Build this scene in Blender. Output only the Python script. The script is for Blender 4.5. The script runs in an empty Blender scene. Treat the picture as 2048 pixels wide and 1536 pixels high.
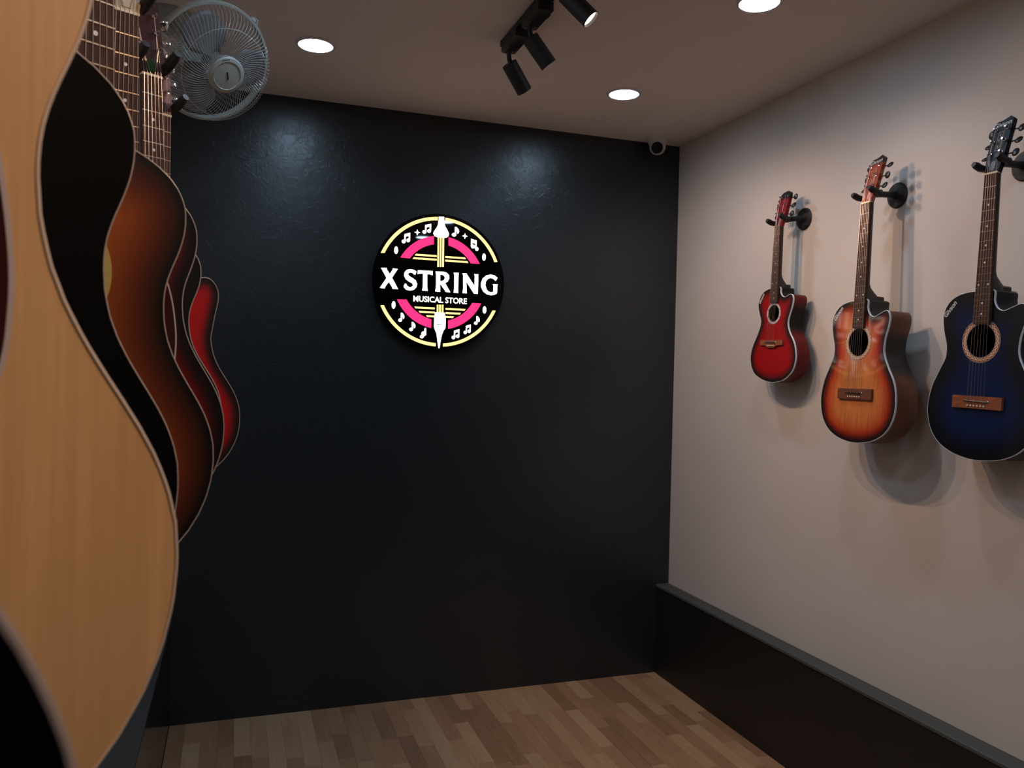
import bpy, math, random
import numpy as np
from mathutils import Vector, Matrix
from mathutils.geometry import tessellate_polygon
random.seed(4)
C = bpy.context.scene.collection
sc = bpy.context.scene
# ------------------------------------------------------------------ camera, world, lights, exposure
EYE = 1.5535          # camera height above the floor
HC = 2.75             # ceiling height
YW, XW, XL = 3.7214, 2.1756, -0.40      # back wall, right wall, left wall
YF = -2.3             # wall behind the camera
cam_d = bpy.data.cameras.new('camera'); cam = bpy.data.objects.new('camera', cam_d); C.objects.link(cam)
cam_d.sensor_width = 36.0; cam_d.lens = 1612.35 / 2048 * 36.0
cam_d.clip_start = 0.01; cam_d.clip_end = 60
cam_d.dof.use_dof = True; cam_d.dof.focus_distance = 2.9; cam_d.dof.aperture_fstop = 16
yaw, pitch, roll = 0.33126, -0.01461, 0.02308
fwd = Vector((math.sin(yaw)*math.cos(pitch), math.cos(yaw)*math.cos(pitch), math.sin(pitch)))
r0 = Vector((math.cos(yaw), -math.sin(yaw), 0)); u0 = r0.cross(fwd)
rt = r0*math.cos(roll) + u0*math.sin(roll); up = -r0*math.sin(roll) + u0*math.cos(roll)
cam.matrix_world = Matrix(((rt.x, up.x, -fwd.x, 0), (rt.y, up.y, -fwd.y, 0), (rt.z, up.z, -fwd.z, EYE), (0, 0, 0, 1)))
sc.camera = cam
w = bpy.data.worlds.new('world'); sc.world = w; w.use_nodes = True
w.node_tree.nodes['Background'].inputs[0].default_value = (0.5, 0.55, 0.65, 1)
w.node_tree.nodes['Background'].inputs[1].default_value = 0.02
sc.view_settings.view_transform = 'Standard'; sc.view_settings.look = 'None'
sc.view_settings.gamma = 1.0; sc.view_settings.use_curve_mapping = False
sc.view_settings.exposure = 0.0
sc.cycles.max_bounces = 8; sc.cycles.diffuse_bounces = 4; sc.cycles.glossy_bounces = 4
sc.cycles.sample_clamp_indirect = 3.0; sc.cycles.use_denoising = True

COOL = (0.52, 0.74, 1.0); WARM = (1.0, 0.64, 0.44)
DOWN = [(0.262, 3.085), (1.545, 3.115), (1.557, 2.195), (0.262, 2.195), (1.58, 1.03), (0.262, 1.03), (1.58, 0.2), (0.262, -.6)]
DOWN_W = 1.3
def area(name, loc, size, power, col):
    l = bpy.data.lights.new(name, 'AREA'); l.shape = 'DISK'; l.size = size; l.energy = power; l.color = col; l.spread = math.radians(140)
    o = bpy.data.objects.new(name, l); C.objects.link(o); o.location = loc; return o
for i, (x, y) in enumerate(DOWN):
    area('downlight_glow', (x, y, HC - 0.010), 0.118, DOWN_W, COOL)
# track spot heads: pivot end, mouth end
HEADS = [((0.913, 2.769, 1.110 + EYE), (0.639, 0.25, -0.73), 0.112), ((0.912, 2.550, 1.118 + EYE), (0.634, 0.0, -0.738), 0.108),
         ((0.921, 2.267, 1.142 + EYE), (0.583, -0.34, -0.70), 0.115), ((0.912, 1.95, 1.12 + EYE), (-0.70, -0.25, -0.66), 0.11)]
ADDED_HEADS = [((0.912, 0.30, 1.12 + EYE), (0.70, -0.10, -0.70), 0.11), ((0.912, -0.05, 1.12 + EYE), (-0.72, 0.42, -0.34), 0.11),
          ((0.912, -0.40, 1.12 + EYE), (-0.70, 0.50, -0.24), 0.11)]  # rear track added out of view; last two heads brighten the left guitars
SPOT_W = 19
for k, (p, d, L) in enumerate(HEADS + ADDED_HEADS):
    l = bpy.data.lights.new('track_beam', 'SPOT'); l.energy = SPOT_W*(1.55 if k >= 5 else 0.72 if k == 2 else 1); l.color = WARM
    l.spot_size = math.radians(104); l.spot_blend = .6; l.shadow_soft_size = 0.009
    if k >= 5: l.spot_size = math.radians(84)
    o = bpy.data.objects.new('track_beam', l); C.objects.link(o)
    d = Vector(d).normalized(); o.location = Vector(p) + d*(L - 0.004)
    o.rotation_euler = (-d).to_track_quat('Z', 'Y').to_euler()

# ------------------------------------------------------------------ materials
def mat(name, col=(.5, .5, .5), rough=.5, metal=0, coat=0, coat_r=.05, emit=None, es=0, spec=.5):
    m = bpy.data.materials.new(name); m.use_nodes = True
    b = m.node_tree.nodes['Principled BSDF']
    b.inputs['Base Color'].default_value = (*col, 1); b.inputs['Roughness'].default_value = rough
    b.inputs['Metallic'].default_value = metal; b.inputs['Coat Weight'].default_value = coat
    b.inputs['Coat Roughness'].default_value = coat_r; b.inputs['Specular IOR Level'].default_value = spec
    if emit: b.inputs['Emission Color'].default_value = (*emit, 1); b.inputs['Emission Strength'].default_value = es
    return m
def N(m, t, **kw):
    n = m.node_tree.nodes.new(t)
    for k, v in kw.items(): setattr(n, k, v)
    return n
def lk(m, a, b): m.node_tree.links.new(a, b)
def bsdf(m): return m.node_tree.nodes['Principled BSDF']
def ramp(m, fac, stops, interp='LINEAR'):
    n = N(m, 'ShaderNodeValToRGB'); cr = n.color_ramp; cr.interpolation = interp
    while len(cr.elements) < len(stops): cr.elements.new(0.5)
    for e, (p, c) in zip(cr.elements, stops): e.position = p; e.color = (*c, 1)
    lk(m, fac, n.inputs['Fac']); return n.outputs['Color']
def math_(m, op, a, b=None, clamp=False):
    n = N(m, 'ShaderNodeMath', operation=op, use_clamp=clamp)
    for i, v in enumerate((a, b)):
        if v is None: continue
        if isinstance(v, (int, float)): n.inputs[i].default_value = v
        else: lk(m, v, n.inputs[i])
    return n.outputs[0]
def mixc(m, fac, a, b, blend='MIX'):
    n = N(m, 'ShaderNodeMix', data_type='RGBA', blend_type=blend)
    for i, v in ((0, fac), (6, a), (7, b)):
        if isinstance(v, (int, float)): n.inputs[i].default_value = v
        elif isinstance(v, tuple): n.inputs[i].default_value = (*v, 1)
        else: lk(m, v, n.inputs[i])
    return n.outputs[2]
def noise(m, scale, detail=3, rough=.5, stretch=(1, 1, 1), dist=0, coord='Object', loc=(0, 0, 0)):
    tc = N(m, 'ShaderNodeTexCoord'); mp = N(m, 'ShaderNodeMapping'); mp.inputs['Scale'].default_value = stretch
    mp.inputs['Location'].default_value = loc
    n = N(m, 'ShaderNodeTexNoise'); n.inputs['Scale'].default_value = scale; n.inputs['Detail'].default_value = detail
    n.inputs['Roughness'].default_value = rough; n.inputs['Distortion'].default_value = dist
    lk(m, tc.outputs[coord], mp.inputs[0]); lk(m, mp.outputs[0], n.inputs['Vector']); return n.outputs['Fac']
def bump(m, h, strength, dist=.002, coat=False):
    n = N(m, 'ShaderNodeBump'); n.inputs['Strength'].default_value = strength; n.inputs['Distance'].default_value = dist
    lk(m, h, n.inputs['Height']); lk(m, n.outputs[0], bsdf(m).inputs['Normal'])
    if coat: lk(m, n.outputs[0], bsdf(m).inputs['Coat Normal'])

def finish(name, inner, mid, outer, e0, e1, e2, grain=.25, gscale=14, coat=.45):
    """lacquered top: colour by the distance to the guitar's rim (attribute 'edge', metres)"""
    m = mat(name, inner, .4, coat=coat, coat_r=.05, spec=.3)
    a = N(m, 'ShaderNodeAttribute', attribute_name='edge')
    nz = noise(m, 9, 2, .5)
    v = math_(m, 'MULTIPLY', a.outputs['Fac'], math_(m, 'ADD', math_(m, 'MULTIPLY', nz, .25), .875))
    col = ramp(m, math_(m, 'MULTIPLY', v, 5.0, True), [(e0*5, outer), (e1*5, mid), (e2*5, inner)], 'B_SPLINE')
    if grain:
        g = noise(m, gscale, 4, .6, (9, .55, 1), 1.2)
        g2 = ramp(m, g, [(.30, (1-grain,)*3), (.5, (1, 1, 1)), (.62, (1-grain*.5,)*3)])
        col = mixc(m, 1.0, col, g2, 'MULTIPLY')
    lk(m, col, bsdf(m).inputs['Base Color']); return m

M = {}
M['white_metal'] = mat('white_paint', (.78, .78, .76), .4)
M['black_plastic'] = mat('black_plastic', (.012, .012, .013), .35)
M['black_rubber'] = mat('black_rubber', (.010, .010, .011), .55)
M['black_matte'] = mat('black_coated_metal', (.013, .013, .014), .5)
M['black_gloss'] = mat('black_lacquer', (.006, .006, .007), .3, coat=.6, coat_r=.04)
M['black_acrylic'] = mat('black_acrylic', (.003, .0025, .002), .025, spec=.5)
M['chrome'] = mat('chrome', (.75, .75, .77), .12, metal=1)
M['fret'] = mat('fret_wire', (.60, .46, .30), .30, metal=1)
M['steel'] = mat('string_wound', (.55, .48, .42), .35, metal=1)
M['fret_dull'] = mat('fret_wire_dull', (.34, .27, .22), .35, metal=1)
M['bone'] = mat('bone', (.72, .66, .46), .4)
M['pearl'] = mat('pearl_dot', (.72, .72, .70), .3)
M['cream'] = mat('cream_binding', (.52, .41, .30), .4)
M['silver_bind'] = mat('silver_white_binding', (.70, .74, .80), .3)
M['brown_bind'] = mat('dull_binding', (.30, .245, .21), .4)
M['neckblack'] = mat('neck_black', (.010, .009, .009), .38, coat=.2, coat_r=.2)
def wood(name, c1, c2, scale=30, rough=.5, stretch=(6, .6, 6), coat=0):
    m = mat(name, c1, rough, coat=coat)
    lk(m, ramp(m, noise(m, scale, 4, .6, stretch, .6), [(.3, c1), (.7, c2)]), bsdf(m).inputs['Base Color']); return m
M['rosewood'] = wood('rosewood_board', (.045, .024, .017), (.085, .046, .033), 60, .7)
bsdf(M['rosewood']).inputs['Specular IOR Level'].default_value = .15
M['bridgewood'] = wood('reddish_bridge_wood', (.17, .045, .018), (.34, .10, .04), 40, .45, (1, 6, 1))
M['bridgedark'] = wood('dark_bridge_wood', (.085, .026, .014), (.18, .055, .026), 40, .45, (1, 6, 1))
M['tanwood'] = wood('tan_headstock', (.42, .33, .18), (.52, .42, .25), 20, .45)
M['pickguard'] = mat('dark_red_pickguard', (.035, .008, .008), .2, coat=.5)
M['pickguard_border'] = mat('pickguard_white_edge', (.40, .34, .32), .4)
M['lampface'] = mat('lit_diffuser', (.9, .95, 1), .5, emit=(.54, .76, 1), es=52)
M['lampring'] = mat('lamp_rim', (.62, .60, .60), .45)
M['warmlens'] = mat('warm_lens', (1, .9, .8), .4, emit=(1, .80, .66), es=5)
M['logo_silver'] = mat('logo_silver', (.62, .62, .60), .4)
M['logo_gold'] = mat('logo_gold', (.45, .27, .12), .4)

# ------------------------------------------------------------------ mesh helpers (all return (verts, faces))
def obj(name, vf, m, parent=None, smooth=True, mi=None):
    v, f = vf; me = bpy.data.meshes.new(name); me.from_pydata([tuple(map(float, p)) for p in v], [], [tuple(int(i) for i in q) for q in f])
    for mm in (m if isinstance(m, (list, tuple)) else [m]): me.materials.append(mm)
    if mi is not None: me.polygons.foreach_set('material_index', mi)
    me.polygons.foreach_set('use_smooth', [smooth]*len(me.polygons)); me.update()
    if smooth:
        try: me.set_sharp_from_angle(angle=math.radians(35))
        except Exception: pass
    o = bpy.data.objects.new(name, me); C.objects.link(o); o.parent = parent; return o
def inst(name, me, parent, mw): 
    o = bpy.data.objects.new(name, me); C.objects.link(o); o.parent = parent; o.matrix_local = mw; return o
def thing(name, label, cat, mw=None, loc=(0, 0, 0), group=None):
    o = bpy.data.objects.new(name, None); C.objects.link(o); o.empty_display_size = .05
    if mw is not None: o.matrix_world = mw
    else: o.location = loc
    o['label'] = label; o['category'] = cat
    if group: o['group'] = group
    return o
def struct(name, vf, m, smooth=False):
    o = obj(name, vf, m, None, smooth); o['kind'] = 'structure'; return o
def join(*a):
    V, F = [], []
    for v, f in a:
        n = len(V); V += [tuple(p) for p in v]; F += [tuple(i+n for i in q) for q in f]
    return V, F
def box(x0, x1, y0, y1, z0, z1, bev=0):
    if bev <= 0:
        v = [(x, y, z) for x in (x0, x1) for y in (y0, y1) for z in (z0, z1)]
        return v, [(0, 1, 3, 2), (4, 6, 7, 5), (0, 4, 5, 1), (2, 3, 7, 6), (0, 2, 6, 4), (1, 5, 7, 3)]
    pts = [(x0+bev, y0), (x1-bev, y0), (x1, y0+bev), (x1, y1-bev), (x1-bev, y1), (x0+bev, y1), (x0, y1-bev), (x0, y0+bev)]
    return prism(pts, z0, z1)
def prism(poly, z0, z1, holes=()):
    """flat plate from a 2D outline (x,y), caps triangulated, between z0 and z1"""
    loops = [list(poly)] + [list(h) for h in holes]
    flat = [p for l in loops for p in l]; n = len(flat)
    tri = tessellate_polygon([[Vector((p[0], p[1], 0)) for p in l] for l in loops])
    V = [(p[0], p[1], z1) for p in flat] + [(p[0], p[1], z0) for p in flat]; F = []
    for t in tri:
        a, b, c = [flat[i] for i in t]
        if (b[0]-a[0])*(c[1]-a[1]) - (b[1]-a[1])*(c[0]-a[0]) < 0: t = (t[0], t[2], t[1])
        F.append(tuple(t)); F.append(tuple(i+n for i in reversed(t)))
    k = 0
    for li, l in enumerate(loops):
        A = sum(l[i][0]*l[(i+1) % len(l)][1]-l[(i+1) % len(l)][0]*l[i][1] for i in range(len(l)))
        for i in range(len(l)):
            a, b = k+i, k+(i+1) % len(l)
            q = (a+n, b+n, b, a)
            if (A < 0) != (li > 0): q = q[::-1]
            F.append(q)
        k += len(l)
    return V, F
def basis(d):
    d = Vector(d).normalized(); a = Vector((0, 0, 1)) if abs(d.z) < .9 else Vector((1, 0, 0))
    u = d.cross(a).normalized(); return u, d.cross(u)
def tube(path, r, n=8, closed=False, caps=True):
    P = [Vector(p) for p in path]; R = r if isinstance(r, (list, tuple)) else [r]*len(P); V, F = [], []
    prev = None
    for i, p in enumerate(P):
        d = (P[(i+1) % len(P)]-P[i-1]) if closed else (P[min(i+1, len(P)-1)]-P[max(i-1, 0)])
        d.normalize()
        if prev is None: u, v = basis(d)
        else:
            u = (prev - d*prev.dot(d)).normalized(); v = d.cross(u)
        prev = u
        for k in range(n):
            a = 2*math.pi*k/n; V.append(p + (u*math.cos(a)+v*math.sin(a))*R[i])
    m = len(P)
    for i in range(m if closed else m-1):
        for k in range(n):
            j = (i+1) % m; F.append((i*n+k, i*n+(k+1) % n, j*n+(k+1) % n, j*n+k))
    if caps and not closed: F += [tuple(range(n))[::-1], tuple((m-1)*n+k for k in range(n))]
    return V, F
def lathe(prof, origin, axis, n=32, closed_ends=True):
    """prof: (radius, height along axis)"""
    o = Vector(origin); d = Vector(axis).normalized(); u, v = basis(d); V, F = [], []
    for r, h in prof:
        for k in range(n):
            a = 2*math.pi*k/n; V.append(o + d*h + (u*math.cos(a)+v*math.sin(a))*max(r, 1e-5))
    for i in range(len(prof)-1):
        for k in range(n): F.append((i*n+k, i*n+(k+1) % n, (i+1)*n+(k+1) % n, (i+1)*n+k))
    if closed_ends: F += [tuple(range(n))[::-1], tuple((len(prof)-1)*n+k for k in range(n))]
    return V, F
def ellipsoid(c, a, b, cc, ax=None, n=12, m=8):
    V, F = [], []
    X, Y, Z = ax if ax else (Vector((1, 0, 0)), Vector((0, 1, 0)), Vector((0, 0, 1)))
    for i in range(m+1):
        t = math.pi*i/m
        for k in range(n):
            p = 2*math.pi*k/n
            V.append(Vector(c) + X*(a*max(math.sin(t), 1e-4)*math.cos(p)) + Y*(b*max(math.sin(t), 1e-4)*math.sin(p)) + Z*(cc*math.cos(t)))
    for i in range(m):
        for k in range(n): F.append((i*n+k, (i+1)*n+k, (i+1)*n+(k+1) % n, i*n+(k+1) % n))
    return V, F
def spline(pts, n=8, closed=False):
    P = [np.array(p, float) for p in pts]; out = []; m = len(P)
    rng = range(m) if closed else range(m-1)
    for i in rng:
        p0 = P[i-1] if (closed or i > 0) else 2*P[0]-P[1]; p1 = P[i]; p2 = P[(i+1) % m]
        p3 = P[(i+2) % m] if (closed or i+2 < m) else 2*P[-1]-P[-2]
        d0, d1, d2 = [max(np.linalg.norm(b-a)**.5, 1e-6) for a, b in ((p0, p1), (p1, p2), (p2, p3))]
        m1 = (p2-p1) + d1*((p1-p0)/d0 - (p2-p0)/(d0+d1)) if False else d1*((p1-p0)/d0-(p2-p0)/(d0+d1)+(p2-p1)/d1)
        m2 = d1*((p2-p1)/d1-(p3-p1)/(d1+d2)+(p3-p2)/d2)
        for k in range(n):
            t = k/n
            out.append((2*t**3-3*t*t+1)*p1+(t**3-2*t*t+t)*m1+(-2*t**3+3*t*t)*p2+(t**3-t*t)*m2)
    if not closed: out.append(P[-1])
    return out
def resample(P, n):
    P = np.array(P); Q = np.vstack([P, P[:1]]); s = np.r_[0, np.cumsum(np.linalg.norm(np.diff(Q, axis=0), axis=1))]
    t = np.linspace(0, s[-1], n, endpoint=False)
    return np.c_[np.interp(t, s, Q[:, 0]), np.interp(t, s, Q[:, 1])]
def inset(P, d):
    """offset a CCW loop inwards by d"""
    T = np.roll(P, -1, 0)-np.roll(P, 1, 0); T /= np.linalg.norm(T, axis=1)[:, None]
    return P + np.c_[-T[:, 1], T[:, 0]]*d
def text_mesh(s, size, bold=0.0, shear=0, align='LEFT', depth=.0006):
    cu = bpy.data.curves.new('t', 'FONT'); cu.body = s; cu.size = size; cu.offset = bold; cu.shear = shear; cu.align_x = align
    cu.extrude = depth; cu.resolution_u = 3
    o = bpy.data.objects.new('t', cu); C.objects.link(o); bpy.context.view_layer.update()
    me = bpy.data.meshes.new_from_object(o.evaluated_get(bpy.context.evaluated_depsgraph_get()))
    v = [tuple(x.co) for x in me.vertices]; f = [tuple(p.vertices) for p in me.polygons]
    bpy.data.objects.remove(o); bpy.data.curves.remove(cu); bpy.data.meshes.remove(me); return v, f
def xf(vf, fn): return [fn(Vector(p)) for p in vf[0]], vf[1]

# ------------------------------------------------------------------ room
m_wall = mat('light_wall_paint', (.60, .57, .55), .55, spec=.3)
h = math_(m_wall, 'ADD', noise(m_wall, 2.2, 5, .55), math_(m_wall, 'MULTIPLY', noise(m_wall, 60, 3), .04)); bump(m_wall, h, .35, .012)
lk(m_wall, ramp(m_wall, noise(m_wall, 1.1, 4), [(.3, (.565, .520, .475)), (.7, (.635, .590, .540))]), bsdf(m_wall).inputs['Base Color'])
m_ceil = mat('ceiling_paint', (.72, .645, .61), .8, spec=.15)
bump(m_ceil, noise(m_ceil, 2.5, 3), .12, .01)
m_dark = mat('glossy_dark_wall_paint', (.0145, .0200, .0230), .31, spec=.6)
v1 = noise(m_dark, 3.0, 5, .6); v2 = noise(m_dark, 26, 4, .6, (1, 1, 1), 1.5)
v3 = ramp(m_dark, v2, [(.50, (0, 0, 0)), (.60, (1, 1, 1))])
h = math_(m_dark, 'ADD', math_(m_dark, 'MULTIPLY', v1, 1.0), math_(m_dark, 'ADD', math_(m_dark, 'MULTIPLY', v3, .06), math_(m_dark, 'MULTIPLY', noise(m_dark, 90, 2), .015)))
bump(m_dark, h, .42, .009)
m_sill = mat('grey_green_ledge_paint', (.055, .062, .056), .6); bump(m_sill, noise(m_sill, 40, 3), .3, .004)
m_sill2 = mat('dark_grey_ledge_paint', (.026, .031, .032), .6)
m_low = mat('dark_low_wall_paint', (.012, .012, .0115), .42); bump(m_low, noise(m_low, 4, 4), .3, .01)
m_lowl = mat('glossy_low_wall_paint', (.010, .011, .012), .16)
m_front = mat('front_wall_paint', (.03, .03, .032), .6)
T = .12
struct('wall_back', box(XL-T, XW+T, YW, YW+T, 0, HC), m_dark)
struct('wall_right', box(XW, XW+T, 1.30, YW, 0, HC), m_wall)
struct('wall_right', box(XW, XW+T, YF, 1.30, 0, HC), m_front)
struct('wall_left', box(XL-T, XL, YF, YW, 0, HC), m_wall)
struct('wall_front', box(XL-T, XW+T, YF-T, YF, 0, HC), m_front)
struct('ceiling', box(XL-T, XW+T, YF-T, YW+T, HC, HC+T), m_ceil)
XR = 2.1048; XLL = -.2418; ZL = .4635
struct('trim_1', box(XR, XW-.0005, YF, YW, 0, ZL-.012), m_low)
struct('trim_2', box(XL+.0005, XLL, YF, YW, 0, ZL-.012), m_lowl)
def ledge(x0, x1, bulge):
    pts = []; 
    ys = np.linspace(YF, YW, 60); V, F = [], []
    for i, y in enumerate(ys):
        j = random.uniform(-.0015, .0015); 
        e = x0+j if bulge > 0 else x1+j
        if bulge > 0: sec = [(e-.004, ZL-.012), (e-.003, ZL-.003), (e+.004, ZL), (x1, ZL), (x1, ZL-.012)]
        else: sec = [(x0, ZL-.012), (x0, ZL), (e-.004, ZL), (e+.003, ZL-.003), (e+.004, ZL-.012)]
        V += [(a, y, b) for a, b in sec]
    for i in range(59):
        for k in range(5): a = i*5+k; b = i*5+(k+1) % 5; F.append((a, b, b+5, a+5))
    F += [(0, 1, 2, 3, 4), tuple(59*5+k for k in range(5))]
    return V, F
struct('trim_3', ledge(XR, XW-.0005, 1), m_sill)
struct('trim_4', ledge(XL+.0005, XLL, -1), m_sill2)
# floor: sub-floor slab, then strips of wood-look planks laid along the room
m_sub = mat('subfloor', (.05, .035, .025), .8)
m_fl = []
def plankmat(k, c1, c2):
    m = mat('floor_wood_%d' % k, c1, .42, spec=.35)
    g = noise(m, 7, 5, .6, (7, .8, 1), 1.0, loc=(k*3.1, k*1.7, 0))
    lk(m, ramp(m, g, [(.28, c1), (.72, c2)]), bsdf(m).inputs['Base Color']); bump(m, g, .08, .002); return m
for k, (a, b) in enumerate([((.30, .185, .115), (.40, .26, .17)), ((.38, .25, .16), (.47, .33, .22)), ((.24, .145, .09), (.34, .215, .14)), ((.34, .205, .13), (.42, .27, .175)), ((.42, .29, .19), (.50, .36, .245))]):
    m_fl.append(plankmat(k, tuple(q*w_ for q, w_ in zip(a, (.96, .83, .68))), tuple(q*w_ for q, w_ in zip(b, (.96, .83, .68)))))
fl = struct('floor', box(XL-T, XW+T, YF-T, YW+T, -.10, -.004), m_sub)
SW = .0655; x = XLL + .002; cols = []; 
while x < XR: cols.append(x); x += SW
far = [[] for _ in m_fl]; Ysplit = 2.55
for ci, x0 in enumerate(cols):
    y = YW - random.uniform(.06, .42); top = YW
    x1 = min(x0+SW, XR)
    while top > YF:
        bot = max(y, YF); k = random.choice([0, 1, 1, 2, 3, 4, 0])
        z = random.uniform(-.0002, .0002); g = .00025
        vf = box(x0+g, x1-g, bot+g, top-g, -.004, z)
        if top > Ysplit:
            obj('plank', vf, m_fl[k], fl, False)
        else: far[k].append(vf)
        top = bot; y = bot - random.choice([.22, .30, .38, .46])
for k, l in enumerate(far):
    if l:
        o = obj('plank_field', join(*l), m_fl[k], fl, False); o['kind'] = 'stuff'

# ------------------------------------------------------------------ guitars
def bez(p0, p1, p2, p3, n=12):
    t = np.linspace(0, 1, n)[:, None]; p0, p1, p2, p3 = map(np.array, (p0, p1, p2, p3))
    return (1-t)**3*p0+3*(1-t)**2*t*p1+3*(1-t)*t*t*p2+t**3*p3
def half_dread():      # right half from bottom to top, nut at the origin
    wl, yl, ww, yw, wu, yu, L = .1947, .1412, .1259, .3165, .1475, .4097, .4833
    s = [bez((0, 0), (wl*.62, 0), (wl, yl*.42), (wl, yl)), bez((wl, yl), (wl, yl+(yw-yl)*.42), (ww, yw-(yw-yl)*.45), (ww, yw))[1:],
         bez((ww, yw), (ww, yw+(yu-yw)*.42), (wu, yu-(yu-yw)*.45), (wu, yu))[1:], bez((wu, yu), (wu, yu+(L-yu)*.6), (wu*.62, L), (0, L))[1:]]
    P = np.concatenate(s); P[:, 1] += -.36-L; return P
DR = half_dread()
DREAD = np.concatenate([DR, (DR*[-1, 1])[::-1][1:-1]])
cut = spline([(.1259, -.5268), (.137, -.48), (.146, -.444), (.146, -.425), (.139, -.410), (.128, -.400), (.113, -.397), (.095, -.403), (.064, -.416), (.042, -.410), (.031, -.390), (.029, -.362)], 6)
k0 = int(np.argmin(abs(DR[:, 1]+.5268)+abs(DR[:, 0]-.1259)))
DREADCUT = np.concatenate([DR[:k0], np.array(cut), (DR*[-1, 1])[::-1][:-1]])
ORANGE = np.array(spline([(.0, -.8205), (.035, -.8185), (.094, -.806), (.148, -.774), (.178, -.722), (.183, -.670), (.171, -.614), (.138, -.558), (.118, -.514), (.119, -.470), (.133, -.420), (.1345, -.395), (.1235, -.3755), (.108, -.3765), (.088, -.384), (.062, -.392), (.042, -.383), (.031, -.362), (.0285, -.332),
    (-.0285, -.332), (-.060, -.3335), (-.095, -.342), (-.122, -.360), (-.138, -.388), (-.140, -.412), (-.134, -.448), (-.122, -.490), (-.123, -.524), (-.142, -.563), (-.166, -.612), (-.1775, -.662), (-.1765, -.698), (-.162, -.745), (-.130, -.783), (-.080, -.808), (-.030, -.8185)], 5, True))
SMALL = np.array(spline([(.013, -.627), (.05, -.622), (.083, -.612), (.129, -.575), (.144, -.524), (.129, -.467), (.096, -.421), (.085, -.383), (.106, -.319), (.109, -.290), (.099, -.2755), (.080, -.276), (.060, -.284), (.040, -.277), (.030, -.262), (.0265, -.243),
    (-.0225, -.2425), (-.050, -.245), (-.083, -.258), (-.106, -.288), (-.110, -.310), (-.100, -.342), (-.0855, -.380), (-.101, -.424), (-.135, -.485), (-.144, -.535), (-.120, -.588), (-.062, -.617), (-.02, -.625)], 5, True))
OUT = {k: resample(v, 200) for k, v in dict(dread=DREAD, dreadcut=DREADCUT, full=ORANGE, small=SMALL).items()}

def frame(q):
    X, Y, Z, yw, lean, rl = q
    u = Vector((math.sin(yw), math.cos(yw), 0)); n = Vector((math.cos(yw), -math.sin(yw), 0)); v = Vector((0, 0, 1))
    v2 = v*math.cos(lean)-n*math.sin(lean); n2 = n*math.cos(lean)+v*math.sin(lean)
    u3 = u*math.cos(rl)+v2*math.sin(rl); v3 = -u*math.sin(rl)+v2*math.cos(rl)
    return Matrix(((u3.x, v3.x, n2.x, X), (u3.y, v3.y, n2.y, Y), (u3.z, v3.z, n2.z, Z+EYE), (0, 0, 0, 1)))
ZT = -.010
def soundboard(P, hc, hr):
    n = len(P); ang = np.unwrap(np.arctan2(P[:, 1]-hc[1], P[:, 0]-hc[0]))
    H = np.c_[hc[0]+hr*np.cos(ang), hc[1]+hr*np.sin(ang)]
    ts = [0, .12, .25, .38, .5, .6, .69, .77, .84, .89, .93, .96, .98, 1.0]
    V, F, E = [], [], []
    Q = np.vstack([P, P[:1]])
    def dist(p):
        a = Q[:-1]; ab = Q[1:]-a; t = np.clip(((p-a)*ab).sum(1)/(ab**2).sum(1), 0, 1)
        return float(np.sqrt((((p-a-t[:, None]*ab))**2).sum(1)).min())
    for t in ts:
        R = H*(1-t)+P*t
        for p in R: V.append((p[0], p[1], ZT)); E.append(dist(p) if t < 1 else 0.0)
    for i in range(len(ts)-1):
        for k in range(n): F.append((i*n+k, (i+1)*n+k, (i+1)*n+(k+1) % n, i*n+(k+1) % n))
    b = len(V)                                   # wall of the hole
    for p in H: V.append((p[0], p[1], ZT-.003)); E.append(.08)
    for k in range(n): F.append((k, (k+1) % n, b+(k+1) % n, b+k))
    return V, F, E
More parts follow.
